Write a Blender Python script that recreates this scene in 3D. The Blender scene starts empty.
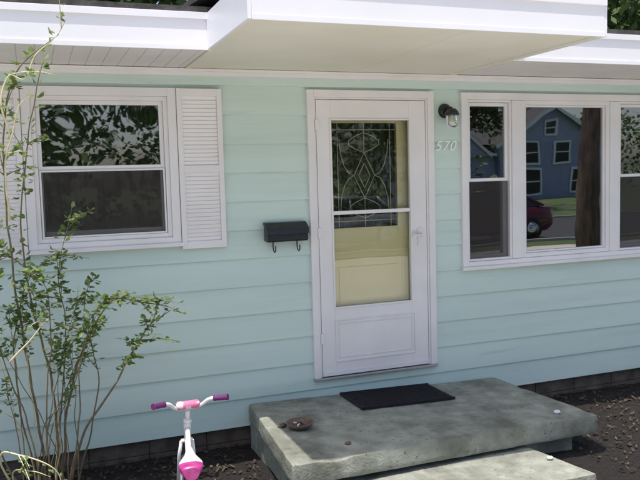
import bpy, math, random
from mathutils import Vector, Matrix, noise
random.seed(7)
R=math.radians
scene=bpy.context.scene
scene.view_settings.view_transform='Standard'
scene.view_settings.look='None'
scene.view_settings.exposure=0
GZ=-0.43
COL=scene.collection

# ---------------------------------------------------------------- materials
def new_mat(name):
    m=bpy.data.materials.new(name); m.use_nodes=True
    nt=m.node_tree; b=nt.nodes['Principled BSDF']
    return m,nt,b
def mat(name,c1,c2=None,scale=8,rough=.6,bump=0,bscale=40,metal=0,detail=4,stretch=(1,1,1),lo=.35,hi=.65,c3=None,s3=2,spec=.5,bdist=.01,p3=(.5,.68),c4=None,s4=20,p4=(.6,.7)):
    m,nt,b=new_mat(name)
    N=nt.nodes; L=nt.links
    tc=N.new('ShaderNodeTexCoord'); mp=N.new('ShaderNodeMapping'); mp.inputs['Scale'].default_value=stretch
    L.new(tc.outputs['Object'],mp.inputs['Vector'])
    b.inputs['Roughness'].default_value=rough; b.inputs['Metallic'].default_value=metal
    b.inputs['Specular IOR Level'].default_value=spec
    if c2 is None:
        b.inputs['Base Color'].default_value=(*c1,1); return m
    nz=N.new('ShaderNodeTexNoise'); nz.inputs['Scale'].default_value=scale; nz.inputs['Detail'].default_value=detail
    L.new(mp.outputs[0],nz.inputs['Vector'])
    cr=N.new('ShaderNodeValToRGB'); cr.color_ramp.elements[0].position=lo; cr.color_ramp.elements[1].position=hi
    cr.color_ramp.elements[0].color=(*c1,1); cr.color_ramp.elements[1].color=(*c2,1)
    L.new(nz.outputs['Fac'],cr.inputs['Fac'])
    out=cr.outputs['Color']
    for cc,ss,pp in ((c3,s3,p3),(c4,s4,p4)):
        if cc is None: continue
        n3=N.new('ShaderNodeTexNoise'); n3.inputs['Scale'].default_value=ss; n3.inputs['Detail'].default_value=7; n3.inputs['Roughness'].default_value=.65
        L.new(mp.outputs[0],n3.inputs['Vector'])
        r3=N.new('ShaderNodeValToRGB'); r3.color_ramp.elements[0].position=pp[0]; r3.color_ramp.elements[1].position=pp[1]
        L.new(n3.outputs['Fac'],r3.inputs['Fac'])
        mx=N.new('ShaderNodeMixRGB'); L.new(r3.outputs['Color'],mx.inputs['Fac']); L.new(out,mx.inputs['Color1']); mx.inputs['Color2'].default_value=(*cc,1)
        out=mx.outputs['Color']
    L.new(out,b.inputs['Base Color'])
    if bump>0:
        nb=N.new('ShaderNodeTexNoise'); nb.inputs['Scale'].default_value=bscale; nb.inputs['Detail'].default_value=5
        L.new(mp.outputs[0],nb.inputs['Vector'])
        bp=N.new('ShaderNodeBump'); bp.inputs['Strength'].default_value=bump; bp.inputs['Distance'].default_value=bdist
        L.new(nb.outputs['Fac'],bp.inputs['Height']); L.new(bp.outputs[0],b.inputs['Normal'])
    return m
def leaf_mat(name,c1,c2,rough=.5,tr_=.35):
    m,nt,b=new_mat(name); N=nt.nodes; L=nt.links
    geo=N.new('ShaderNodeNewGeometry')
    cr=N.new('ShaderNodeValToRGB'); cr.color_ramp.elements[0].color=(*c1,1); cr.color_ramp.elements[1].color=(*c2,1)
    L.new(geo.outputs['Random Per Island'],cr.inputs['Fac'])
    L.new(cr.outputs['Color'],b.inputs['Base Color']); b.inputs['Roughness'].default_value=rough
    if tr_>0:
        tr=N.new('ShaderNodeBsdfTranslucent'); L.new(cr.outputs['Color'],tr.inputs['Color'])
        mx=N.new('ShaderNodeMixShader'); mx.inputs[0].default_value=tr_
        L.new(b.outputs[0],mx.inputs[1]); L.new(tr.outputs[0],mx.inputs[2])
        L.new(mx.outputs[0],N['Material Output'].inputs['Surface'])
    return m
def glass_mat(name,refl=.3,tint=(.8,.82,.8),wav=.02,mul=1.2):
    m,nt,b=new_mat(name); N=nt.nodes; L=nt.links
    N.remove(b)
    t=N.new('ShaderNodeBsdfTransparent'); t.inputs[0].default_value=(*tint,1)
    g=N.new('ShaderNodeBsdfGlossy'); g.inputs['Roughness'].default_value=.012; g.inputs['Color'].default_value=(.95,.96,1,1)
    tc=N.new('ShaderNodeTexCoord'); nz=N.new('ShaderNodeTexNoise'); nz.inputs['Scale'].default_value=2.2; nz.inputs['Detail'].default_value=1
    L.new(tc.outputs['Object'],nz.inputs['Vector'])
    bp=N.new('ShaderNodeBump'); bp.inputs['Strength'].default_value=wav; bp.inputs['Distance'].default_value=.1
    L.new(nz.outputs['Fac'],bp.inputs['Height']); L.new(bp.outputs[0],g.inputs['Normal'])
    mx=N.new('ShaderNodeMixShader')
    lw=N.new('ShaderNodeFresnel'); lw.inputs[0].default_value=1.5
    ma=N.new('ShaderNodeMath'); ma.operation='MULTIPLY_ADD'; ma.inputs[1].default_value=mul; ma.inputs[2].default_value=refl
    L.new(lw.outputs[0],ma.inputs[0]); L.new(ma.outputs[0],mx.inputs[0])
    L.new(t.outputs[0],mx.inputs[1]); L.new(g.outputs[0],mx.inputs[2]); L.new(mx.outputs[0],N['Material Output'].inputs['Surface'])
    return m

M_sid=mat('siding_mint',(.645,.78,.745),(.59,.725,.69),scale=1.6,rough=.5,bump=.15,bscale=25,stretch=(.25,1,3),c3=(.53,.665,.625),s3=1.1,bdist=.004,c4=(.48,.58,.54),s4=4,p4=(.60,.80))
M_trim=mat('white_trim',(.85,.83,.86),(.79,.77,.79),scale=3,rough=.4)
M_fascia=mat('white_fascia',(.87,.86,.91),(.83,.82,.87),scale=2,rough=.35)
M_soffit=mat('soffit_cream',(.84,.82,.73),(.78,.75,.64),scale=1.5,rough=.6)
M_soffit2=mat('soffit_white',(.82,.79,.78),(.74,.71,.70),scale=1.5,rough=.6)
M_ylw=mat('inner_door_yellow',(.88,.82,.52),(.83,.77,.46),scale=3,rough=.4)
M_black=mat('black_metal',(.012,.012,.014),(.02,.02,.022),scale=20,rough=.35,bump=.15,bscale=80,bdist=.002)
M_found=mat('foundation_block',(.15,.115,.09),(.07,.055,.045),scale=9,rough=.9,bump=.6,bscale=60)
M_conc=mat('porch_concrete',(.37,.38,.33),(.23,.24,.20),scale=7,rough=.92,bump=.8,bscale=70,c3=(.14,.145,.115),s3=2.4,bdist=.006,detail=9,p3=(.46,.66),c4=(.10,.095,.08),s4=34,p4=(.60,.68))
M_walk=mat('walk_concrete',(.68,.64,.58),(.60,.56,.50),scale=3,rough=.9)  # sidewalk concrete, kept pale for the added bounce sheet as well
M_mulch=mat('mulch_soil',(.020,.015,.012),(.008,.006,.006),scale=30,rough=.95,bump=1,bscale=55,bdist=.03)  # soil darkened further, the deep shade over the bed is put into its colour
M_grass=mat('lawn_grass',(.07,.12,.035),(.11,.15,.055),scale=1.2,rough=.9,c3=(.15,.15,.08),s3=.5)
M_road=mat('asphalt',(.07,.07,.072),(.05,.05,.052),scale=20,rough=.9)
M_kerb=mat('kerb_concrete',(.4,.39,.36),None,rough=.9)
M_roof=mat('roof_shingle',(.10,.095,.09),(.05,.048,.045),scale=14,rough=.9,bump=.5,bscale=40)
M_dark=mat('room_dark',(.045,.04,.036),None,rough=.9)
M_curt=mat('curtain_dark',(.10,.085,.075),(.055,.045,.04),scale=9,rough=.9,stretch=(1,1,.05))
M_lead=mat('lead_came',(.62,.58,.48),None,rough=.45)
M_bevel=glass_mat('bevel_glass',.03,(.62,.66,.56),.2,.6)
M_glass=glass_mat('window_glass',.24,(.55,.56,.55),.012)
M_glassL=glass_mat('window_glass_dull',.24,(.60,.60,.58),.03)
M_glassdoor=glass_mat('storm_glass',.03,(.93,.94,.92),.02,1.3)
def screen_mat():
    m,nt,b=new_mat('insect_screen_mesh'); N=nt.nodes;L=nt.links
    b.inputs['Base Color'].default_value=(.045,.04,.04,1); b.inputs['Roughness'].default_value=.9
    t=N.new('ShaderNodeBsdfTransparent'); mx=N.new('ShaderNodeMixShader'); mx.inputs[0].default_value=.62
    L.new(t.outputs[0],mx.inputs[1]);L.new(b.outputs[0],mx.inputs[2]);L.new(mx.outputs[0],N['Material Output'].inputs['Surface'])
    return m
M_scr=screen_mat()
M_bark=mat('bark',(.24,.17,.13),(.10,.07,.055),scale=12,rough=.95,bump=1,bscale=25,stretch=(1,1,.25),bdist=.05)
M_stem=mat('stem_bark',(.24,.18,.11),(.15,.13,.065),scale=20,rough=.8)
M_stem2=mat('stem_sunlit',(.70,.62,.42),(.55,.50,.28),scale=20,rough=.8)  # pale copy of the stem bark, sunlit glare painted into the colour
M_leaf=leaf_mat('shrub_leaf',(.09,.17,.045),(.29,.37,.12),tr_=.45)
M_tleaf=leaf_mat('tree_leaf',(.04,.08,.025),(.12,.18,.055),tr_=0)
M_blue=mat('blue_siding',(.38,.42,.58),(.34,.38,.53),scale=2,rough=.6)
M_white=mat('white_paint',(.8,.8,.82),None,rough=.4)
M_mag=mat('magenta_paint',(.34,.02,.16),(.42,.05,.24),scale=30,rough=.35)
M_purp=mat('purple_grip',(.12,.015,.11),None,rough=.5)
M_pink=mat('pink_pad',(.70,.18,.33),(.80,.70,.75),scale=25,rough=.6,lo=.5,hi=.56)
M_chrome=mat('chrome',(.6,.6,.6),None,rough=.2,metal=1)
M_alu=mat('aluminium_sill',(.45,.45,.46),None,rough=.4,metal=.8)
M_rubber=mat('tyre_rubber',(.02,.02,.02),None,rough=.8)
M_wsad=mat('white_vinyl',(.80,.77,.80),None,rough=.35)
M_mat=mat('mat_rubber',(.010,.009,.014),(.022,.02,.028),scale=60,rough=.9,bump=.8,bscale=200)
M_brown=mat('dish_brown',(.20,.12,.09),(.10,.07,.06),scale=15,rough=.35)
M_red=mat('car_red',(.08,.008,.013),None,rough=.2)
M_silver=mat('car_silver',(.62,.62,.64),None,rough=.2,metal=.3)
M_cglass=mat('car_glass',(.02,.025,.03),None,rough=.05)
M_numeral=mat('numeral_white',(.93,.93,.93),None,rough=.4)
M_litter=leaf_mat('leaf_litter',(.02,.014,.01),(.11,.08,.055),rough=.9,tr_=0)
M_jar=glass_mat('jar_glass',.06,(.80,.84,.76),.3)

# ---------------------------------------------------------------- builder
class B:
    def __init__(s): s.v=[];s.f=[];s.m=[];s.sm=[]
    def face(s,pts,mi=0,sm=False):
        n=len(s.v); s.v+= [tuple(p) for p in pts]; s.f.append(list(range(n,n+len(pts)))); s.m.append(mi); s.sm.append(sm)
    def box(s,x0,x1,y0,y1,z0,z1,mi=0,M=None):
        p=[(x0,y0,z0),(x1,y0,z0),(x1,y1,z0),(x0,y1,z0),(x0,y0,z1),(x1,y0,z1),(x1,y1,z1),(x0,y1,z1)]
        if M is not None: p=[tuple(M@Vector(q)) for q in p]
        n=len(s.v); s.v+=p
        for q in [(0,3,2,1),(4,5,6,7),(0,1,5,4),(1,2,6,5),(2,3,7,6),(3,0,4,7)]:
            s.f.append([n+i for i in q]); s.m.append(mi); s.sm.append(False)
    def frame(s,x0,x1,z0,z1,w,y0,y1,mi=0,wb=None,wt=None):
        wb=wb or w; wt=wt or w
        s.box(x0,x0+w,y0,y1,z0,z1,mi); s.box(x1-w,x1,y0,y1,z0,z1,mi)
        s.box(x0+w,x1-w,y0,y1,z0,z0+wb,mi); s.box(x0+w,x1-w,y0,y1,z1-wt,z1,mi)
    def tube(s,pts,r,mi=0,n=8,closed=False,cap=True):
        pts=[Vector(p) for p in pts]; k=len(pts)
        rs=r if isinstance(r,(list,tuple)) else [r]*k
        base=len(s.v); prev=None
        for i,p in enumerate(pts):
            if closed: t=pts[(i+1)%k]-pts[i-1]
            else: t=pts[min(i+1,k-1)]-pts[max(i-1,0)]
            if t.length<1e-9: t=Vector((0,0,1))
            t.normalize()
            if prev is None:
                a=Vector((0,0,1)) if abs(t.z)<.9 else Vector((1,0,0)); u=t.cross(a).normalized()
            else:
                u=prev-t*prev.dot(t)
                if u.length<1e-6: u=t.orthogonal()
                u.normalize()
            prev=u; w=t.cross(u)
            for j in range(n):
                an=2*math.pi*j/n; s.v.append(tuple(p+(u*math.cos(an)+w*math.sin(an))*rs[i]))
        for i in range(k if closed else k-1):
            a=base+i*n; b=base+((i+1)%k)*n
            for j in range(n):
                s.f.append([a+j,a+(j+1)%n,b+(j+1)%n,b+j]); s.m.append(mi); s.sm.append(True)
        if cap and not closed:
            s.f.append([base+j for j in range(n)][::-1]); s.m.append(mi); s.sm.append(False)
            s.f.append([base+(k-1)*n+j for j in range(n)]); s.m.append(mi); s.sm.append(False)
    def lathe(s,c,prof,mi=0,n=24,axis='z'):
        base=len(s.v); c=Vector(c)
        for (r,h) in prof:
            for j in range(n):
                a=2*math.pi*j/n; x,y=r*math.cos(a),r*math.sin(a)
                p={'z':(x,y,h),'y':(x,h,y),'x':(h,x,y)}[axis]
                s.v.append(tuple(c+Vector(p)))
        for i in range(len(prof)-1):
            for j in range(n):
                s.f.append([base+i*n+j,base+i*n+(j+1)%n,base+(i+1)*n+(j+1)%n,base+(i+1)*n+j]); s.m.append(mi); s.sm.append(True)
    def done(s,name,mats,parent=None,bevel=0,loc=None):
        me=bpy.data.meshes.new(name); me.from_pydata(s.v,[],s.f); 
        for m in mats: me.materials.append(m)
        me.polygons.foreach_set('material_index',s.m); me.polygons.foreach_set('use_smooth',s.sm); me.update()
        o=bpy.data.objects.new(name,me); COL.objects.link(o)
        if parent: o.parent=parent
        if loc: o.location=loc
        if bevel:
            md=o.modifiers.new('b','BEVEL'); md.width=bevel; md.segments=2; md.limit_method='ANGLE'; md.angle_limit=R(50)
        return o
def empty(name,loc=(0,0,0)):
    o=bpy.data.objects.new(name,None); COL.objects.link(o); o.location=loc; return o

# ---------------------------------------------------------------- house
house=empty('siding_house')
XL,XR=-6.0,7.5
OP=[(-1.85,-.98,1.09,2.045),(.05,.97,-.02,2.05),(1.32,3.22,.77,2.047)]
def inop(x,z): return any(a<x<b and c<z<d for a,b,c,d in OP)
b=B(); z0=-.28; EX=.2; i=0
while z0+i*EX<2.23:
    za=z0+i*EX; zb=min(za+EX,2.225)
    zc=sorted(set([za,zb]+[z for o in OP for z in o[2:] if za<z<zb]))
    seams=[]; x=XL+random.uniform(.3,3)
    while x<XR: seams.append(x); x+=3.66*random.choice([.5,1,1])
    xc=sorted(set([XL,XR]+seams+[x for o in OP for x in o[:2]]))
    xcc=[]
    for p,q in zip(xc,xc[1:]):
        n=max(1,int((q-p)/.35)); xcc+= [p+(q-p)*k/n for k in range(n)]
    xcc.append(XR)
    def yy(x,z):
        return -.019+.016*(z-za)/EX + .0022*noise.noise(Vector((x*.9,i*3.1,0)))
    for p,q in zip(xcc,xcc[1:]):
        off=.0018 if sum(1 for s_ in seams if s_<(p+q)/2)%2 else 0
        for c,d in zip(zc,zc[1:]):
            if inop((p+q)/2,(c+d)/2): continue
            b.face([(p,yy(p,c)+off,c),(q,yy(q,c)+off,c),(q,yy(q,d)+off,d),(p,yy(p,d)+off,d)])
        if not inop((p+q)/2,za+.002):
            b.face([(p,.0,za),(q,.0,za),(q,yy(q,za)+off,za),(p,yy(p,za)+off,za)])
    i+=1
b.done('siding',[M_sid],house)
b=B()
xs=[XL,-1.85,-.98,.05,.97,1.32,3.22,XR]; zs=[-.28,-.02,.77,1.09,2.045,2.047,2.05,2.4]
for p,q in zip(xs,xs[1:]):
    col=[(c,d) for c,d in zip(zs,zs[1:]) if not inop((p+q)/2,(c+d)/2)]
    for c,d in col: b.box(p,q,.002,.13,c,d)
b.done('wall_core',[M_sid],house)
b=B()
for p in [XL+k*.4 for k in range(int((XR-XL)/.4)+1)]:
    b.box(p,min(p+.392,XR),.03,.2,-.50,-.40); b.box(p,min(p+.394,XR),.032,.2,-.395,-.2825)
b.box(XL,XR,.045,.19,-.9,-.281)
b.done('foundation',[M_found],house,bevel=.003)
b=B()
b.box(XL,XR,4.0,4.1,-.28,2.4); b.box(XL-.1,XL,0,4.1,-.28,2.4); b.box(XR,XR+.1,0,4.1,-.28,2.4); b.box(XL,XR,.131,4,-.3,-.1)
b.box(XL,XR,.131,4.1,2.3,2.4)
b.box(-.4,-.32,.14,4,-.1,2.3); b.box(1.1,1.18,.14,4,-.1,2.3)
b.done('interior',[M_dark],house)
SZ=2.23; FH=.19
EY=-.80; PY=-1.66; PX0=-.86; PX1=1.19
b=B()
def roofslab(x0,x1,yf,yb,zf,sl,t=.03):
    zb=zf+(yb-yf)*sl
    b.face([(x0,yf,zf),(x1,yf,zf),(x1,yb,zb),(x0,yb,zb)]); b.face([(x0,yf,zf-t),(x0,yb,zb-t),(x1,yb,zb-t),(x1,yf,zf-t)])
    b.face([(x0,yf,zf-t),(x1,yf,zf-t),(x1,yf,zf),(x0,yf,zf)])
    b.face([(x0,yf,zf),(x0,yb,zb),(x0,yb,zb-t),(x0,yf,zf-t)]); b.face([(x1,yf,zf),(x1,yf,zf-t),(x1,yb,zb-t),(x1,yb,zb)])
roofslab(XL-.4,XR+.4,EY-.03,3.0,SZ+FH+.035,.16)
roofslab(XL-.4,XR+.4,6.8,3.0,SZ+FH+.035,.16)
roofslab(PX0-.03,PX1+.03,PY-.03,1.0,SZ+FH+.037,.10)
b.done('roof',[M_roof],house)
b=B()
for x0,x1 in ((XL-.4,PX0),(PX1,XR+.4)):
    b.box(x0,x1,EY-.02,EY,SZ-.012,SZ+FH); b.box(x0,x1,EY-.032,EY-.0205,SZ+FH-.035,SZ+FH+.004)
    b.box(x0,x1,EY-.026,EY-.0205,SZ-.016,SZ+.012)
b.box(PX0,PX1,PY-.02,PY,SZ-.012,SZ+FH); b.box(PX0-.01,PX1+.01,PY-.032,PY-.0205,SZ+FH-.035,SZ+FH+.004)
b.box(PX0,PX1,PY-.026,PY-.0205,SZ-.016,SZ+.012)
b.box(PX0-.02,PX0-.0005,PY-.018,EY-.021,SZ-.012,SZ+FH); b.box(PX1+.0005,PX1+.02,PY-.018,EY-.021,SZ-.012,SZ+FH)
b.done('fascia',[M_fascia],house,bevel=.002)
b=B()
def soff(x0,x1,y0,y1,z,pitch,mi,gap=.006):
    x=x0
    while x<x1-.001:
        xe=min(x+pitch,x1)
        b.box(x,xe-gap,y0,y1,z,z+.01,mi); b.box(xe-gap,xe,y0,y1,z+.004,z+.012,mi); x=xe
soff(XL-.4,PX0,EY,-.02,SZ,.10,1,.004); soff(PX1,XR+.4,EY,-.02,SZ,.10,1,.004)
soff(PX0,PX1,PY,-.02,SZ-.0015,1.22,0,.003)
b.box(PX0,PX0+.03,PY,-.02,SZ-.010,SZ-.002,0); b.box(PX1-.03,PX1,PY,-.02,SZ-.010,SZ-.002,0)
b.done('soffit',[M_soffit,M_soffit2],house)
b=B(); b.box(XL,XR,-.034,-.0,SZ-.05,SZ-.003); b.box(XL,XR,-.05,-.0345,SZ-.022,SZ-.004)
b.done('frieze_board',[M_trim],house,bevel=.002)
b=B(); b.box(XL-.4,XR+.4,EY,4.1,SZ+.02,SZ+.03); b.box(XL-.4,XL-.38,EY,6.8,SZ,SZ+.2); b.box(PX0,PX1,PY,EY-.001,SZ+.021,SZ+.031)
b.done('eave_board',[M_dark],house)
b=B(); b.box(XL,XR,6.3,6.4,-.45,2.3); b.box(XL,XL+.1,4.1,6.3,-.45,2.3); b.box(XR-.1,XR,4.1,6.3,-.45,2.3)
b.done('rear_wall',[M_sid],house)

def glass(x0,x1,y,z0,z1,m,name):
    g=B(); g.face([(x0,y,z0),(x1,y,z0),(x1,y,z1),(x0,y,z1)]); return g.done(name,[m],house)
b=B()
b.frame(-1.90,-.932,1.045,2.095,.056,-.040,-.0005,0)
b.box(-1.915,-.917+.0,-.062,-.0405,1.036,1.062,0)
b.frame(-1.844,-.988,1.1015,2.0385,.028,-.022,.10,0)
b.frame(-1.815,-1.017,1.565,2.010,.026,.0,.03,0)
b.frame(-1.815,-1.017,1.130,1.592,.026,.0315,.062,0,wb=.04)
b.frame(-1.812,-1.020,1.1305,1.566,.012,-.014,-.004,0)
b.done('window_left_frame',[M_trim],house,bevel=.002)
glass(-1.79,-1.043,.015,1.59,1.985,M_glassL,'window_left_upper_glass')
glass(-1.79,-1.043,.047,1.17,1.567,M_glassL,'window_left_lower_glass')
glass(-1.80,-1.032,-.009,1.142,1.555,M_scr,'window_left_screen')
b=B()
x=-1.84
while x<-1.0:
    b.tube([(x+.02,.2+.015*math.sin(x*40),1.05),(x+.02,.2+.015*math.sin(x*40),2.1)],.021,0,8); x+=.036
b.done('window_left_curtain',[M_curt],house)
def shutter(x0,x1,z0,z1,name):
    b=B(); b.box(x0,x0+.035,-.052,-.021,z0,z1); b.box(x1-.035,x1,-.052,-.021,z0,z1)
    zm=(z0+z1)/2
    for a,c in ((z0,z0+.05),(zm-.025,zm+.025),(z1-.05,z1)): b.box(x0+.035,x1-.035,-.051,-.022,a,c)
    for a,c in ((z0+.05,zm-.025),(zm+.025,z1-.05)):
        n=int((c-a)/.026); s=(c-a)/n
        for k in range(n):
            zz=a+(k+.5)*s
            Mx=Matrix.Translation((0,-.037,zz))@Matrix.Rotation(R(-74),4,'X')
            b.box(x0+.035,x1-.035,-.0145,.0145,-.002,.002,0,Mx)
    b.box(x0+.034,x1-.034,-.030,-.0205,z0+.04,z1-.04)
    return b.done(name,[M_trim],house,bevel=.0015)
shutter(-.929,-.622,1.015,2.092,'shutter_right'); shutter(-2.225,-1.903,1.015,2.092,'shutter_left')
b=B()
b.frame(1.268,3.272,.722,2.097,.054,-.040,-.0005,0)
b.box(1.255,3.285,-.06,-.0405,.712,.738,0)
b.box(1.735,1.835,-.036,.10,.778,2.041,0); b.box(2.715,2.815,-.036,.10,.778,2.041,0)
for a,c in ((1.3225,1.7345),(2.8155,3.2175)):
    b.frame(a,c,.777,2.0425,.018,-.024,.10,0)
    b.frame(a+.019,c-.019,1.405,2.022,.026,.0,.03,0); b.frame(a+.019,c-.019,.797,1.433,.026,.0315,.062,0)
b.frame(1.8355,2.7145,.777,2.0425,.034,-.026,.10,0)
b.frame(1.870,2.680,.812,2.008,.016,-.008,.03,0)
b.done('window_right_frame',[M_trim],house,bevel=.002)
for k,(a,c) in enumerate(((1.36,1.70),(2.85,3.18))):
    glass(a,c,.015,1.43,2.0,M_glass,'window_right_glass_u%d'%k); glass(a,c,.047,.82,1.41,M_glass,'window_right_glass_l%d'%k)
    glass(a-.01,c+.01,-.006,.80,1.405,M_scr,'window_right_screen%d'%k)
glass(1.88,2.67,.01,.82,2.0,M_glass,'picture_glass')

# door
b=B()
b.box(0,.052,-.042,-.0005,0,2.1); b.box(.972,1.025,-.042,-.0005,0,2.1); b.box(.052,.972,-.042,-.0005,2.048,2.1)
b.box(.052,.066,-.030,.12,0,2.048); b.box(.958,.972,-.030,.12,0,2.048); b.box(.066,.958,-.030,.12,2.034,2.048)
b.done('door_casing',[M_trim],house,bevel=.003)
b=B(); b.box(-.0,1.025,-.050,.12,-.020,-.001); b.done('door_threshold',[M_alu],house,bevel=.004)
sd=B(); x0,x1,zz0,zz1=.070,.954,.004,2.030
gx0,gx1,gz0,gz1=.182,.815,.515,1.885
sd.box(x0,gx0,-.028,.004,zz0,zz1); sd.box(gx1,x1,-.028,.004,zz0,zz1)
sd.box(gx0,gx1,-.028,.004,zz0,gz0); sd.box(gx0,gx1,-.028,.004,gz1,zz1)
sd.frame(gx0-.012,gx1+.012,gz0-.012,gz1+.012,.014,-.036,-.0285)
sd.box(gx0+.002,gx1-.002,-.030,-.002,1.197,1.224)
sd.frame(.175,.845,.105,.425,.012,-.036,-.0285); sd.frame(.205,.815,.135,.395,.008,-.034,-.0285)
for k in range(3):
    sd.box(x0-.012,x0+.018,-.040,-.0285,.25+.78*k,.33+.78*k)
sd.box(x0,x1,-.034,-.0285,.006,.040)
sd.done('storm_door',[M_trim],house,bevel=.0025)
h_=B(); h_.box(.872,.902,-.040,-.0285,.93,1.07); h_.tube([(.887,-.04,1.02),(.887,-.075,1.02),(.84,-.08,1.015),(.80,-.078,1.01)],.009)
h_.lathe((.887,-.041,.96),[(0,-.006),(.011,-.005),(.012,0)],0,12,'y')
h_.done('storm_door_handle',[M_wsad],house,bevel=.002)
glass(gx0,gx1,-.012,1.224,gz1,M_glassdoor,'storm_glass_upper'); glass(gx0,gx1,-.008,gz0,1.197,M_glassdoor,'storm_glass_lower')
idr=B(); ix0,ix1=.067,.957; lx0,lx1,lz0,lz1=.215,.745,1.09,1.87
idr.box(ix0,lx0,.05,.09,.0,2.03); idr.box(lx1,ix1,.05,.09,.0,2.03); idr.box(lx0,lx1,.05,.09,0,lz0); idr.box(lx0,lx1,.05,.09,lz1,2.03)
idr.frame(lx0-.02,lx1+.02,lz0-.02,lz1+.02,.022,.040,.0495)
idr.frame(.19,.79,.2,.86,.02,.045,.0495); idr.box(.25,.73,.043,.0495,.26,.80)
idr.done('entry_door',[M_ylw],house,bevel=.003)
ld=B(); cx=(lx0+lx1)/2; cz=(lz0+lz1)/2; y=.060; r=.0034
def ln(pts): ld.tube([(px,y,pz) for px,pz in pts],r,0,6)
ln([(lx0+.05,lz0),(lx0+.05,lz1)]); ln([(lx1-.05,lz0),(lx1-.05,lz1)]); ln([(lx0,lz0+.05),(lx1,lz0+.05)]); ln([(lx0,lz1-.05),(lx1,lz1-.05)])
dz=.17; dx=.085
for s_ in (1,.55):
    ln([(cx,cz-dz*s_),(cx+dx*s_,cz)]); ln([(cx+dx*s_,cz),(cx,cz+dz*s_)]); ln([(cx,cz+dz*s_),(cx-dx*s_,cz)]); ln([(cx-dx*s_,cz),(cx,cz-dz*s_)])
ln([(cx,cz+dz),(cx,lz1)]); ln([(cx,cz-dz),(cx,lz0)])
for sx in (-1,1):
    ln([(cx+sx*dx,cz)]+[(cx+sx*(dx+.115*math.sin(t*math.pi/2)),cz+.27*(1-math.cos(t*math.pi/2))) for t in (.25,.5,.75,1)])
    ln([(cx+sx*dx,cz)]+[(cx+sx*(dx+.115*math.sin(t*math.pi/2)),cz-.27*(1-math.cos(t*math.pi/2))) for t in (.25,.5,.75,1)])
    ln([(cx,cz+dz)]+[(cx+sx*.13*math.sin(t*math.pi),cz+dz+.15*t) for t in (.2,.4,.6,.8,1)])
    ln([(cx,cz-dz)]+[(cx+sx*.13*math.sin(t*math.pi),cz-dz-.15*t) for t in (.2,.4,.6,.8,1)])
ld.done('leaded_pattern',[M_lead],house)
glass(lx0,lx1,.068,lz0,lz1,M_bevel,'leaded_glass')
b=B(); x=lx0-.05
while x<lx1+.05:
    b.tube([(x,.13+.01*math.sin(x*50),lz0-.05),(x,.13+.01*math.sin(x*50),lz1+.05)],.02,0,8); x+=.034
b.done('door_light_curtain',[mat('curtain_green',(.10,.12,.085),None,rough=.9)],house)

# ---------------------------------------------------------------- wall fittings
mb=B()
def prof_x(b,x0,x1,pr,mi=0):
    n=len(pr); v=len(b.v); b.v+=[(x0,y,z) for y,z in pr]+[(x1,y,z) for y,z in pr]
    for i in range(n):
        j=(i+1)%n; b.f.append([v+i,v+j,v+n+j,v+n+i]); b.m.append(mi); b.sm.append(False)
    b.f.append([v+i for i in range(n)][::-1]); b.m.append(mi); b.sm.append(False)
    b.f.append([v+n+i for i in range(n)]); b.m.append(mi); b.sm.append(False)
mx0,mx1=-.345,-.045
prof_x(mb,mx0,mx1,[(-.022,1.035),(-.022,1.15),(-.105,1.115),(-.115,1.045),(-.10,1.03)])
prof_x(mb,mx0-.006,mx1+.006,[(-.021,1.152),(-.021,1.166),(-.06,1.163),(-.112,1.128),(-.122,1.085),(-.118,1.083),(-.108,1.118)])
for xx in (mx0+.06,mx1-.06):
    pts=[(xx,-.035,1.03),(xx,-.035,.99),(xx,-.045,.965),(xx,-.07,.955),(xx,-.092,.968),(xx,-.096,.99),(xx,-.088,1.0)]
    mb.tube(pts,.005,0,6)
mb.done('mailbox',[M_black],None,bevel=.003)
lp=B(); lx,lz=1.13,1.955
lp.lathe((lx,-.02,lz),[(0,-.03),(.035,-.03),(.052,-.018),(.056,0)],0,24,'y')
lp.tube([(lx,-.045,lz),(lx+.0,-.085,lz+.02),(lx+.0,-.12,lz+.015),(lx,-.125,lz-.01)],.01,0,8)
lp.lathe((lx,-.125,lz),[(.0,.012),(.03,.008),(.05,-.012),(.058,-.04),(.056,-.042),(.0,-.035)],0,24)
lp.lathe((lx,-.125,lz),[(.044,-.041),(.047,-.07),(.045,-.115),(.03,-.135),(0,-.138)],1,24)
lp.lathe((lx,-.125,lz),[(.0,-.12),(.022,-.11),(.028,-.085),(.015,-.05),(.012,-.04)],2,16)
lp.done('wall_lamp',[M_black,M_jar,M_wsad])
cu=bpy.data.curves.new('n','FONT'); cu.body='570'; cu.size=.11; cu.extrude=.003; cu.offset=.0003; cu.shear=.3; cu.space_character=1.15
to=bpy.data.objects.new('n',cu); COL.objects.link(to)
dg=bpy.context.evaluated_depsgraph_get(); me=bpy.data.meshes.new_from_object(to.evaluated_get(dg)); bpy.data.objects.remove(to)
me.materials.clear(); me.materials.append(M_numeral)
hn=bpy.data.objects.new('house_number',me); COL.objects.link(hn); hn.rotation_euler=(R(90),0,0); hn.location=(1.035,-.026,1.652)

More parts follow.
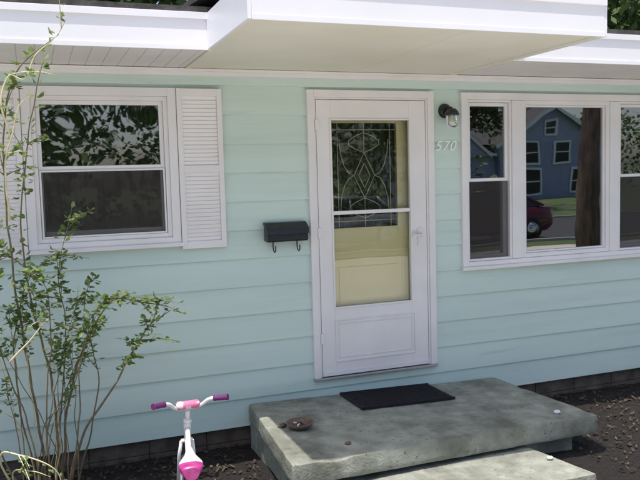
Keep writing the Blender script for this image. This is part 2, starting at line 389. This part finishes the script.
# ---------------------------------------------------------------- porch slab
def slabz(x): return -.135-.028*x
def slab(P,ztop,thick,seed,nx=110,ny=60):
    b=B(); (fl,fr,br,bl)=P
    grid={}
    for i in range(nx+1):
        for j in range(ny+1):
            u,v=i/nx,j/ny
            x=(fl[0]*(1-u)+fr[0]*u)*(1-v)+(bl[0]*(1-u)+br[0]*u)*v
            y=(fl[1]*(1-u)+fr[1]*u)*(1-v)+(bl[1]*(1-u)+br[1]*u)*v
            e=min(i,nx-i,j)
            n=noise.noise(Vector((x*2.2,y*2.2,seed)))*.004+noise.noise(Vector((x*11,y*11,seed)))*.0014
            chip=max(0,noise.noise(Vector((x*4.5,y*4.5,seed+5)))-.30)
            if e==0:
                n-=.006+.05*chip
                d=Vector((noise.noise(Vector((x*9,y*9,3+seed))),noise.noise(Vector((x*9,y*9,8+seed)))))*.007
                if j<ny: x+=d.x; y+=d.y
            elif e==1: n-=.001+.03*chip
            grid[i,j]=len(b.v); b.v.append((x,y,ztop(x)+n))
    for i in range(nx):
        for j in range(ny):
            b.f.append([grid[i,j],grid[i+1,j],grid[i+1,j+1],grid[i,j+1]]); b.m.append(0); b.sm.append(True)
    per=[(i,0) for i in range(nx)]+[(nx,j) for j in range(ny)]+[(i,ny) for i in range(nx,0,-1)]+[(0,j) for j in range(ny,0,-1)]
    n=len(per); cx_=sum(p[0] for p in P)/4; cy_=sum(p[1] for p in P)/4
    K=6; rings=[[len(b.v)+k for k in range(n)]]
    b.v+=[b.v[grid[p]] for p in per]
    for k in range(1,K+1):
        r=[]
        for p in per:
            x,y,z=b.v[grid[p]]
            d=Vector((x-cx_,y-cy_)).normalized()
            o=.005+.004*noise.noise(Vector((x*6,y*6,k*.8+seed)))+.0025*noise.noise(Vector((x*25,y*25,k*2+seed)))
            if k==K: o-=.010
            zz=ztop(x)-.014-thick*k/K
            r.append(len(b.v)); b.v.append((x+d.x*o,min(y+d.y*o,-.022),min(zz,z-.002*k)))
        rings.append(r)
    for a,c in zip(rings,rings[1:]):
        for i in range(n):
            j=(i+1)%n; b.f.append([a[j],a[i],c[i],c[j]]); b.m.append(0); b.sm.append(True)
    return b
b=slab([(-.59,-1.25),(1.64,-1.11),(1.56,-.03),(-.50,-.03)],slabz,.115,1)
ps=b.done('porch_slab',[M_conc])
b=B(); b.box(-.50,1.50,-1.03,-.04,-.7,-.26); x=b.done('slab_base',[M_conc,M_found]); x.parent=ps
b=slab([(-.45,-1.70),(1.17,-1.64),(1.08,-1.06),(-.40,-1.06)],lambda x:-.305-.012*x,.20,9,70,30)
b.done('porch_step',[M_conc])
dm=B(); mz=slabz(.55)+.008
Mx=Matrix.Translation((.555,-.262,mz))@Matrix.Rotation(math.atan(.028),4,'Y')
dm.box(-.37,.37,-.205,.205,-.004,.008,0,Mx)
k=-.34
while k<.34: dm.box(k,k+.012,-.185,.185,.008,.013,0,Mx); k+=.024
dm.box(-.37,.37,-.205,-.192,.0081,.014,0,Mx); dm.box(-.37,.37,.192,.205,.0081,.014,0,Mx)
dm.done('doormat',[M_mat],None,bevel=.002)
dz_=slabz(-.35)+.004
d=B(); d.lathe((-.34,-.67,dz_),[(0,.004),(.055,.004),(.075,.03),(.088,.042),(.092,.040),(.078,.022),(.06,0),(0,0)],0,28)
for k in range(9):
    a=random.uniform(0,6.28); rr=random.uniform(0,.045); c=Vector((-.34+rr*math.cos(a),-.67+rr*math.sin(a),dz_+.02))
    q=Vector((random.uniform(-1,1),random.uniform(-1,1),random.uniform(0,.5))).normalized()*.022
    d.tube([c-q,c+q],.006,1 if k%3 else 2,6)
d.done('ash_dish',[M_brown,M_litter,M_wsad])
def pebble(name,c,r,m,s):
    b=B(); n=12; ms=7
    for i in range(ms+1):
        ph=math.pi*i/ms
        for j in range(n):
            a=2*math.pi*j/n; v=Vector((math.sin(ph)*math.cos(a),math.sin(ph)*math.sin(a),math.cos(ph)))
            rr=r*(1+.35*noise.noise(v*1.7+Vector((s,s,s)))); b.v.append((c[0]+v.x*rr*1.2,c[1]+v.y*rr,c[2]+v.z*rr*.6))
    for i in range(ms):
        for j in range(n): b.f.append([i*n+j,(i+1)*n+j,(i+1)*n+(j+1)%n,i*n+(j+1)%n]); b.m.append(0); b.sm.append(True)
    return b.done(name,[m])
pebble('stone',(1.40,-1.0,slabz(1.4)+.010),.022,M_wsad,2)
pebble('stone',(-.17,-1.05,slabz(-.17)+.008),.017,M_brown,5)
pebble('stone',(1.06,-1.36,-.305),.018,M_wsad,8)
pebble('stone',(-.44,-.60,slabz(-.4)+.010),.026,M_found,11)
pebble('stone',(-.27,-.52,slabz(-.3)+.008),.02,M_brown,14)

# ---------------------------------------------------------------- ground
def sheet(name,x0,x1,y0,y1,z,m,nx=1,ny=1,amp=0):
    b=B()
    for i in range(nx+1):
        for j in range(ny+1):
            x=x0+(x1-x0)*i/nx; y=y0+(y1-y0)*j/ny
            b.v.append((x,y,z+amp*(noise.noise(Vector((x*5,y*5,0)))+.5*noise.noise(Vector((x*17,y*17,3))))))
    for i in range(nx):
        for j in range(ny):
            a=i*(ny+1)+j; b.f.append([a,a+ny+1,a+ny+2,a+1]); b.m.append(0); b.sm.append(True)
    return b.done(name,[m])
sheet('ground',-400,400,-400,400,GZ-.03,M_grass)
sheet('mulch_bed',XL,XR,-2.1,.05,GZ,M_mulch,400,90,.012)
sheet('bounce_apron',-9.5,5.6,-9.2,-2.1,GZ-.02,M_walk)  # added pale sheet out of frame, bounces sunlight onto wall and soffit
sheet('sidewalk',-60,60,-10.6,-9.2,GZ-.016,M_walk)
b=B(); b.box(-80,80,-11.9,-11.75,GZ-.1,GZ+.04); b.box(-80,80,-20.15,-20.0,GZ-.1,GZ+.04); b.done('kerb',[M_kerb])
sheet('road',-80,80,-20.0,-11.9,GZ-.022,M_road)
b=B()
for k in range(6500):
    if random.random()<.5: x=random.uniform(-3.2,-.55)
    else: x=random.uniform(1.5,4.6)
    y=random.uniform(-2.1,.02); s=random.uniform(.005,.02)*random.choice((1,1,1,1.6))
    c=Vector((x,y,GZ+.012+random.uniform(0,.012))); a=random.uniform(0,6.28); t=random.uniform(-.6,.6)
    u=Vector((math.cos(a),math.sin(a),t))*s; w=Vector((-math.sin(a),math.cos(a),random.uniform(-.5,.5)))*s*random.uniform(.25,.7)
    b.face([c-u,c+w,c+u,c-w])
b.done('leaf_litter',[M_litter])

# ---------------------------------------------------------------- shrub
def catmull(P,n=8):
    P=[Vector(p) for p in P]; P=[P[0]*2-P[1]]+P+[P[-1]*2-P[-2]]; out=[]
    for i in range(1,len(P)-2):
        for k in range(n):
            t=k/n; a,b_,c,d=P[i-1:i+3]
            out.append(.5*((2*b_)+(c-a)*t+(2*a-5*b_+4*c-d)*t*t+(3*b_-a-3*c+d)*t**3))
    out.append(P[-2]); return out
sh=B()
def leaf(b,p,d,s,mi):
    d=d.normalized(); u=d.cross(Vector((random.uniform(-.4,.4),random.uniform(-.4,.4),1))).normalized(); n=d.cross(u)
    w=s*.34
    t=p+d*s; m1=p+d*s*.45; 
    n0=len(b.v); b.v+=[tuple(q) for q in (p,m1+u*w+n*w*.35,t,m1-u*w+n*w*.35,p+d*s*.8+u*w*.6,p+d*s*.8-u*w*.6)]
    b.f.append([n0,n0+1,n0+4,n0+2]); b.f.append([n0,n0+2,n0+5,n0+3]); b.m+= [mi,mi]; b.sm+=[False,False]
def stem(P,r0,leaves=(.3,1),dens=60,mi=0,s=.032,twigs=4):
    C=catmull(P); k=len(C)
    C=[p+Vector((noise.noise(p*6),noise.noise(p*6+Vector((9,9,9))),0))*.015 for p in C]
    sh.tube(C,[r0*(1-.75*i/k) for i in range(k)],mi,6)
    L=sum((a-c).length for a,c in zip(C,C[1:]))
    for _ in range(int(L*dens)):
        t=random.uniform(*leaves)
        if random.random()>.25+.75*max(0,noise.noise(Vector((t*9,r0*900,P[0][0]*7)))+.5): continue
        i=min(int(t*(k-1)),k-2); p=C[i].lerp(C[i+1],random.random())
        d=Vector((random.uniform(-1,1),random.uniform(-1,.6),random.uniform(-.5,.7)))
        q=p+d*random.uniform(.005,.03); leaf(sh,q,d,s*random.uniform(.6,1.25),2)
    for _ in range(twigs):
        t=random.uniform(max(.25,leaves[0]),.95); i=min(int(t*(k-1)),k-2); p=C[i]
        tang=(C[i+1]-C[i]).normalized()
        d=(tang*.7+Vector((random.uniform(-1,1),random.uniform(-1,.4),random.uniform(-.3,.7)))).normalized()
        Lt=random.uniform(.10,.26); pts=[p+d*Lt*a+Vector((0,0,-.25*Lt*a*a)) for a in (0,.25,.5,.75,1)]
        sh.tube(pts,[.003,.0026,.0022,.0018,.001],mi,5)
        for a in range(random.randint(6,12)):
            u=random.uniform(.2,1); j=min(int(u*4),3); q=pts[j].lerp(pts[j+1],u*4-j)
            leaf(sh,q,Vector((random.uniform(-1,1),random.uniform(-1,1),random.uniform(-.5,.6))),s*random.uniform(.6,1.25),2)
g=GZ-.02
main=[
 [(-1.86,-.45,g),(-1.92,-.5,.3),(-1.98,-.55,.9),(-1.99,-.75,1.6),(-1.92,-.98,2.0),(-1.70,-1.04,2.23)],
 [(-1.82,-.45,g),(-1.80,-.5,.2),(-1.88,-.52,.7),(-1.93,-.6,1.2),(-1.86,-.8,1.75),(-1.76,-.95,2.12)],
 [(-1.80,-.42,g),(-1.72,-.48,.2),(-1.60,-.5,.55),(-1.45,-.55,.78),(-1.28,-.6,.76),(-1.14,-.62,.73)],
 [(-1.76,-.42,g),(-1.66,-.45,-.05),(-1.50,-.5,.2),(-1.36,-.52,.42),(-1.26,-.55,.60),(-1.12,-.6,.70)],
 [(-1.84,-.5,g),(-1.76,-.5,.2),(-1.72,-.55,.65),(-1.74,-.6,1.0),(-1.66,-.62,1.35)],
 [(-1.88,-.5,g),(-1.96,-.55,.1),(-2.06,-.6,.5),(-2.1,-.65,.9),(-2.02,-.7,1.3)],
 [(-1.9,-.4,g),(-2.0,-.45,.2),(-2.0,-.5,.6),(-1.9,-.55,.95),(-1.74,-.6,1.1)],
 [(-1.78,-.5,g),(-1.68,-.6,.1),(-1.66,-.7,.45),(-1.58,-.75,.72),(-1.5,-.8,.85)],
 [(-1.84,-.55,g),(-1.86,-.6,.1),(-1.82,-.7,.5),(-1.80,-.75,.85),(-1.9,-.8,1.05)],
 [(-1.72,-.4,g),(-1.6,-.42,0),(-1.55,-.45,.35),(-1.62,-.5,.7),(-1.55,-.52,.95)],
 [(-1.95,-.5,g),(-2.12,-.6,.0),(-2.2,-.7,.4),(-2.15,-.75,.8),(-2.05,-.8,1.0)],
]
for k,P in enumerate(main):
    tall=k in (0,1)
    stem(P,.009 if k<4 else .006,leaves=(.52,1) if not tall else (.35,1),dens=50,s=.044,twigs=6 if not tall else 8)
for k in range(15):
    x=random.uniform(-2.0,-1.68); tx=random.uniform(-2.2,-1.5); tz=random.uniform(.3,.95)
    stem([(x,-.45,g),(x+(tx-x)*.3,-.5,.05),(x+(tx-x)*.7,-.55,tz*.6),(tx,-.6,tz)],.0042,leaves=(.7,1),dens=40,s=.04,twigs=1,mi=1 if k%4==0 else 0)
for P in ([(-1.95,-1.0,1.7),(-1.98,-1.03,1.9),(-1.93,-1.05,2.02),(-1.86,-1.08,2.0),(-1.80,-1.08,2.12),(-1.72,-1.08,2.2),(-1.66,-1.1,2.3)],
          [(-1.98,-.95,1.3),(-1.97,-1.0,1.6),(-1.90,-1.05,1.85),(-1.84,-1.07,1.92)],
          [(-1.97,-.7,g),(-2.1,-.85,.02),(-1.98,-.95,.06),(-1.83,-1.0,-.02),(-1.80,-1.0,-.13),(-1.86,-1.02,-.2)],
          [(-1.97,-.7,g),(-2.05,-.85,-.08),(-1.94,-.95,-.03),(-1.85,-1.0,-.06)],
          [(-2.02,-.9,.55),(-1.92,-.95,.66),(-1.86,-.97,.74),(-1.82,-.98,.78)]):
    stem(P,.006,leaves=(.3,1),dens=10,mi=1,s=.03,twigs=2)
sh.done('rose_bush',[M_stem,M_stem2,M_leaf])

# ---------------------------------------------------------------- bike (rear toward the camera, bars turned a little)
bk=empty('child_bicycle')
BX=-1.13; fy=-.93; ry=-1.62; wr=.17; hz=GZ+wr
piv=Vector((BX,-1.05,0)); Rb=Matrix.Rotation(R(-9),4,'Z')
TB=Matrix.Translation(piv)@Rb@Matrix.Translation(-piv)
def turn(o): o.matrix_local=TB; return o
def wheel(y,name):
    b=B(); N_=40
    ring=lambda r:[(BX,y+r*math.cos(2*math.pi*k/N_),hz+r*math.sin(2*math.pi*k/N_)) for k in range(N_)]
    b.tube(ring(wr-.018),.019,0,10,True); b.tube(ring(wr-.038),.009,1,8,True)
    for k in range(16):
        a=2*math.pi*k/16; sx=.02*(1 if k%2 else -1)
        b.tube([(BX+sx,y,hz),(BX,y+(wr-.04)*math.cos(a),hz+(wr-.04)*math.sin(a))],.0014,2,5)
    b.lathe((BX,y,hz),[(.0,-.04),(.012,-.04),(.012,-.022),(.02,-.02),(.02,.02),(.012,.022),(.012,.04),(0,.04)],2,14,'x')
    return b.done(name,[M_rubber,M_wsad,M_chrome],bk)
wheel(fy,'front_wheel'); turn(wheel(ry,'rear_wheel'))
b=B()
b.tube([(BX,-1.025,.05),(BX,-1.065,.16)],.02,1,12)
b.tube([(BX,-1.04,.10),(BX,-1.22,-.13),(BX,-1.30,-.2)],.017,1,12)
b.tube([(BX,-1.045,.13),(BX,-1.25,.0),(BX,-1.40,-.06)],.014,1,12)
b.tube([(BX,-1.30,-.21),(BX,-1.42,.0)],.015,0,12)
for s_ in (-1,1):
    b.tube([(BX+s_*.02,-1.30,-.2),(BX+s_*.05,-1.45,-.24),(BX+s_*.05,ry,hz)],.009,0,8)
    b.tube([(BX+s_*.015,-1.41,-.03),(BX+s_*.045,-1.50,-.12),(BX+s_*.05,ry,hz)],.008,0,8)
turn(b.done('frame',[M_mag,M_wsad],bk))
b=B()
for s_ in (-1,1):
    b.tube([(BX+s_*.03,-1.015,.03),(BX+s_*.042,-.99,-.06),(BX+s_*.045,fy,hz)],.010,0,8)
b.tube([(BX-.032,-1.015,.032),(BX+.032,-1.015,.032)],.012,0,8)
b.tube([(BX,-1.065,.16),(BX,-1.08,.225)],.014,0,12)
b.lathe((BX,-1.063,.155),[(0,.012),(.022,.01),(.024,-.006),(0,-.008)],0,16)
b.done('fork_and_stem',[M_wsad],bk)
b=B(); hb=[(-.19,-1.19,.300),(-.115,-1.14,.288),(-.075,-1.10,.250),(-.04,-1.085,.237),(.04,-1.085,.237),(.075,-1.10,.250),(.115,-1.14,.288),(.19,-1.19,.300)]
hb=[(BX+x,y,z) for x,y,z in hb]; C=catmull(hb,5); b.tube(C,.010,0,10); b.done('handlebar',[M_wsad],bk)
b=B()
for s_ in (-1,1):
    a=Vector((BX+s_*.135,-1.152,.292)); c=Vector((BX+s_*.20,-1.197,.301))
    pts=[a.lerp(c,t/8) for t in range(9)]; b.tube(pts,[.017]+[.0145 if t%2 else .0155 for t in range(7)]+[.018],0,12)
b.done('grips',[M_purp],bk)
b=B(); b.tube([(BX-.062,-1.094,.254),(BX-.055,-1.094,.256),(BX+.055,-1.094,.256),(BX+.062,-1.094,.254)],[.016,.023,.023,.016],0,14); b.done('handlebar_pad',[M_pink],bk,bevel=.002)
b=B(); secs=[(-1.32,.014,.112),(-1.36,.019,.114),(-1.42,.030,.108),(-1.46,.046,.105),(-1.50,.056,.108),(-1.535,.060,.108),(-1.57,.056,.106),(-1.60,.040,.098)]
n=16; base=len(b.v)
for (y,w,z) in secs:
    for j in range(n):
        a=2*math.pi*j/n; zz=math.sin(a); b.v.append((BX+w*math.cos(a),y,z-.02+(.016*zz if zz>0 else (.022+w*.6)*zz)))
for i in range(len(secs)-1):
    for j in range(n):
        lo_=(n//2<=j<n) or i>=5; b.f.append([base+i*n+j,base+(i+1)*n+j,base+(i+1)*n+(j+1)%n,base+i*n+(j+1)%n]); b.m.append(1 if lo_ else 0); b.sm.append(True)
b.f.append([base+j for j in range(n)]); b.m.append(0); b.sm.append(False)
b.f.append([base+(len(secs)-1)*n+j for j in range(n)][::-1]); b.m.append(1); b.sm.append(False)
b.tube([(BX,-1.42,.0),(BX,-1.45,.07)],.011,2,10)
turn(b.done('saddle',[M_wsad,M_mag,M_chrome],bk))
b=B()
pts=[(BX,ry+(wr+.02)*math.cos(a),hz+(wr+.02)*math.sin(a)) for a in [R(20+k*14) for k in range(11)]]
for p,q in zip(pts,pts[1:]):
    w=.032; b.face([(p[0]-w,p[1],p[2]-.008),(p[0],p[1],p[2]+.004),(q[0],q[1],q[2]+.004),(q[0]-w,q[1],q[2]-.008)],0,True)
    b.face([(p[0],p[1],p[2]+.004),(p[0]+w,p[1],p[2]-.008),(q[0]+w,q[1],q[2]-.008),(q[0],q[1],q[2]+.004)],0,True)
b.lathe((BX+.04,-1.30,-.21),[(0,-.004),(.06,-.004),(.06,.004),(0,.004)],0,24,'x')
b.tube([(BX-.05,-1.30,-.21),(BX+.06,-1.30,-.21),(BX+.065,-1.24,-.28),(BX+.12,-1.24,-.28)],.008,1,8)
b.tube([(BX-.05,-1.30,-.21),(BX-.065,-1.36,-.14),(BX-.12,-1.36,-.14)],.008,1,8)
for s_ in (-1,1):
    b.box(BX+s_*.12-.03,BX+s_*.12+.03,(-1.27 if s_>0 else -1.39),(-1.21 if s_>0 else -1.33),(-.29 if s_>0 else -.15),(-.27 if s_>0 else -.13),2)
    b.tube([(BX+s_*.05,ry,hz),(BX+s_*.08,ry,hz-.06),(BX+s_*.15,ry,GZ+.06)],.007,1,8)
    b.lathe((BX+s_*.16,ry,GZ+.055),[(0,-.014),(.055,-.014),(.058,0),(.055,.014),(0,.014)],2,24,'x')
turn(b.done('fender_and_cranks',[M_mag,M_chrome,M_rubber],bk))

# ---------------------------------------------------------------- trees
def leafquad(b,q,s,mi=1):
    d=Vector((random.uniform(-1,1),random.uniform(-1,1),random.uniform(-.8,.4)))
    d.normalize(); u=d.orthogonal().normalized(); u=Matrix.Rotation(random.uniform(0,6.28),3,d)@u
    b.face([q,q+d*s*.5+u*s*.32,q+d*s,q+d*s*.5-u*s*.32],mi)
def tree_mesh(name,seed,H=9,crown=(3.2,3.2,3.4),cz=6.2,clumps=330,per=26,ls=.2,tr=.3,lm=2):
    random.seed(seed); b=B()
    C=[Vector((.12*math.sin(k*.9+seed),.12*math.cos(k*.7+seed),k*H*.75/8-.1)) for k in range(9)]
    b.tube(C,[tr*1.3]+[tr*(1-.085*k) for k in range(1,9)],0,14)
    for k in range(12):
        i=random.randint(lm,7); p=C[i]; a=random.uniform(0,6.28); e=random.uniform(.2,1)
        d=Vector((math.cos(a)*crown[0]*.75,math.sin(a)*crown[1]*.75,e*crown[2]*.7+.4)); m=p+d*.5+Vector((0,0,-.25))
        b.tube(catmull([p,m,p+d],4),[tr*.35*(1-.1*j) for j in range(9)],0,7)
    for _ in range(clumps):
        while True:
            v=Vector((random.uniform(-1,1),random.uniform(-1,1),random.uniform(-1,1)))
            if v.length<1 and v.length>.35: break
        v*= .82+.45*noise.noise(v*2+Vector((seed,0,0)))
        c=Vector((v.x*crown[0],v.y*crown[1],cz+v.z*crown[2])); rr=random.uniform(.25,.6)
        for _ in range(per):
            q=c+Vector((random.gauss(0,1),random.gauss(0,1),random.gauss(0,.7)))*rr*.6
            leafquad(b,q,ls*random.uniform(.6,1.3))
    return b.done(name,[M_bark,M_tleaf])
t1=tree_mesh('tree',3,H=12,crown=(2.8,2.8,2.8),cz=8.6,clumps=220,tr=.235,lm=5)
t2=tree_mesh('tree',11,H=11,crown=(4,4,4.4),cz=6.6,clumps=420,ls=.22)
t1.location=(8.0,-6.2,GZ); t2.location=(-17,-24,GZ)
def inst(src,x,y,s,rz):
    o=bpy.data.objects.new('tree',src.data); COL.objects.link(o); o.location=(x,y,GZ); o.scale=(s,s,s); o.rotation_euler=(0,0,rz)
random.seed(5)
for x,y,s in ((13,9,1.1),(8.5,10,1.0),(4,12,1.0),(-3.5,10,1.1),(-.2,11.5,1.0),(-2.2,13.5,1.15),(-8,11,1.1),(17,14,1.2),
              (5.5,-27,1.0),(19,-29,1.1)):
    inst(t2,x,y,s,random.uniform(0,6.28))
# distant mass of trees and undergrowth across the street
random.seed(21); b=B()
for _ in range(1500):
    x=random.uniform(-45,24) if random.random()<.75 else random.uniform(24,75); far=random.random()
    y=-30-far*12 if x<24 else -54-far*10
    top=(7.5+2.5*noise.noise(Vector((x*.13,0,0)))+1.5*noise.noise(Vector((x*.4,5,0))))*(1.3 if x<24 else .95)
    z=random.uniform(0,1)**.8*top; c=Vector((x,y,GZ+z)); rr=random.uniform(.6,1.5)
    for _ in range(18):
        leafquad(b,c+Vector((random.gauss(0,1),random.gauss(0,1),random.gauss(0,.7)))*rr*.7,random.uniform(.3,.7),0)
b.done('tree_row',[M_tleaf])

# ---------------------------------------------------------------- neighbour house (seen in the window reflections)
nh=empty('blue_house'); hx0,hx1,hy=28.9,38.5,-40; pk=33.4
b=B(); ez=3.7; pz=6.15
b.face([(hx0,hy,GZ-.1),(hx1,hy,GZ-.1),(hx1,hy,ez),(pk,hy,pz),(hx0,hy,ez)])
b.face([(hx0,hy,GZ-.1),(hx0,hy,ez),(hx0,hy-9,ez),(hx0,hy-9,GZ-.1)]); b.face([(hx1,hy,GZ-.1),(hx1,hy-9,GZ-.1),(hx1,hy-9,ez),(hx1,hy,ez)])
b.box(23,28.89,hy-6,hy-.6,GZ-.1,2.9)
for k in range(40):
    if GZ+.124*k<ez: b.box(hx0,hx1,hy+.001,hy+.03,GZ+.124*k,GZ+.124*k+.012)
b.done('walls',[M_blue],nh)
b=B()
for xa,xb in ((hx0-.5,pk),(hx1+.5,pk)):
    za=ez-.25; 
    b.face([(xa,hy+.5,za),(xb,hy+.5,pz+.12),(xb,hy-9.4,pz+.12),(xa,hy-9.4,za)],0)
    b.face([(xa,hy+.5,za-.28),(xb,hy+.5,pz-.18),(xb,hy+.5,pz+.12),(xa,hy+.5,za)],1)
b.face([(22.6,hy-.2,2.8),(28.8,hy-.2,2.8),(28.8,hy-3.3,4.4),(22.6,hy-3.3,4.4)],0); b.box(22.6,28.85,hy-.22,hy-.18,2.6,2.82,1)
b.face([(24.2,hy,2.7),(28.0,hy,2.7),(26.1,hy,4.3)],2)
for xa,xb in ((24.0,26.1),(28.2,26.1)):
    b.face([(xa,hy+.1,2.45),(xb,hy+.1,4.25),(xb,hy+.1,4.5),(xa,hy+.1,2.7)],1); b.face([(xa,hy+.1,2.7),(xb,hy+.1,4.5),(xb,hy-3,4.5),(xa,hy-3,2.7)],0)
b.done('roof',[M_roof,M_white,M_blue],nh)
b=B()
for x,z,w,hh in ((34.4,2.0,1.1,1.6),(35.9,.05,1.1,1.4),(31.6,2.0,1.0,1.5),(31.7,-.0,1.0,1.5),(33.4,4.3,.7,.8),(26.0,.5,1.1,1.5)):
    yy_=hy+.06 if x>28.9 else hy-.55
    b.frame(x-w/2-.15,x+w/2+.15,z-.15,z+hh+.15,.15,yy_-.04,yy_+.04,0); b.box(x-w/2,x+w/2,yy_-.04,yy_-.02,z,z+hh,1); b.box(x-w/2,x+w/2,yy_-.019,yy_+.02,z+hh/2-.04,z+hh/2+.04,0)
b.done('windows_and_door',[M_white,M_cglass],nh)

def car(name,x,y,mpaint):
    e=empty(name,(x,y,GZ)); b=B()
    st=[(-2.2,.30,.62,.70),(-2.12,.25,.80,.78),(-1.3,.22,.92,.84),(-.4,.22,.95,.86),(.8,.22,.95,.86),(1.5,.22,.97,.85),(2.05,.25,.92,.80),(2.2,.32,.70,.72)]
    rings=[]
    for (px,z0,z1,w) in st:
        r=[(px,-w,z0+.1),(px,-w*1.02,(z0+z1)/2),(px,-w*.96,z1-.04),(px,-w*.8,z1),(px,w*.8,z1),(px,w*.96,z1-.04),(px,w*1.02,(z0+z1)/2),(px,w,z0+.1),(px,w*.8,z0),(px,-w*.8,z0)]
        rings.append(len(b.v)); b.v+=r
    for a,c in zip(rings,rings[1:]):
        for j in range(10): b.f.append([a+j,c+j,c+(j+1)%10,a+(j+1)%10]); b.m.append(0); b.sm.append(True)
    b.f.append([rings[0]+j for j in range(10)]);b.m.append(0);b.sm.append(False); b.f.append([rings[-1]+j for j in range(10)][::-1]);b.m.append(0);b.sm.append(False)
    P=[(-1.15,-.8,.93),(1.8,-.8,.95),(1.8,.8,.95),(-1.15,.8,.93),(-.35,-.6,1.40),(1.15,-.6,1.42),(1.15,.6,1.42),(-.35,.6,1.40)]
    for q,mi in (((0,1,5,4),1),((1,2,6,5),1),((2,3,7,6),1),((3,0,4,7),1),((4,5,6,7),0)): b.face([P[i] for i in q],mi)
    for i,j in ((0,4),(1,5),(2,6),(3,7),(4,5),(7,6)): b.tube([P[i],P[j]],.035,0,6)
    for s_ in (-1,1): b.tube([(.4,s_*.8,.94),(.4,s_*.6,1.41)],.03,0,6)
    for wx in (-1.4,1.4):
        for s_ in (-1,1):
            b.lathe((wx,s_*.78,.32),[(0,-.1),(.2,-.1),(.32,-.09),(.33,0),(.32,.09),(.2,.1),(0,.1)],2,24,'y'); b.lathe((wx,s_*.86,.32),[(0,-.04),(.19,-.03),(.2,.03),(0,.04)],3,16,'y')
    for s_ in (-1,1): b.box(-2.22,-2.1,s_*.58-.14,s_*.58+.14,.58,.72,3); b.box(2.1,2.22,s_*.62-.12,s_*.62+.12,.62,.78,3)
    b.box(-2.26,-2.12,-.7,.7,.3,.45,3)
    b.done('body',[mpaint,M_cglass,M_rubber,M_chrome],e)
car('parked_car',5.2,-13.0,M_silver); car('parked_car',9.6,-13.0,M_red)

# ---------------------------------------------------------------- light
EL=75; AZ=42; sd_=Vector((-math.sin(R(AZ))*math.cos(R(EL)),-math.cos(R(AZ))*math.cos(R(EL)),math.sin(R(EL))))
w=bpy.data.worlds.new('World'); scene.world=w; w.use_nodes=True; nt=w.node_tree
bg=nt.nodes['Background']; sky=nt.nodes.new('ShaderNodeTexSky'); sky.sky_type='NISHITA'; sky.sun_disc=False
sky.sun_elevation=R(EL); sky.sun_rotation=math.atan2(sd_.x,sd_.y)%(2*math.pi); sky.dust_density=2.5
nt.links.new(sky.outputs[0],bg.inputs[0]); bg.inputs[1].default_value=.2
su=bpy.data.lights.new('sun','SUN'); su.energy=5; su.angle=R(.5); su.color=(1,.95,.87)
so=bpy.data.objects.new('sun',su); COL.objects.link(so); so.rotation_euler=(-sd_).to_track_quat('-Z','Y').to_euler(); so.location=(0,0,20)
cam=bpy.data.cameras.new('cam'); co=bpy.data.objects.new('camera',cam); COL.objects.link(co); scene.camera=co
co.location=(-1.856,-5.109,1.474); co.rotation_euler=(R(85.228),R(1.598),R(-20.94)); cam.sensor_width=36; cam.lens=750/640*36; cam.clip_end=1500; cam.clip_start=.05
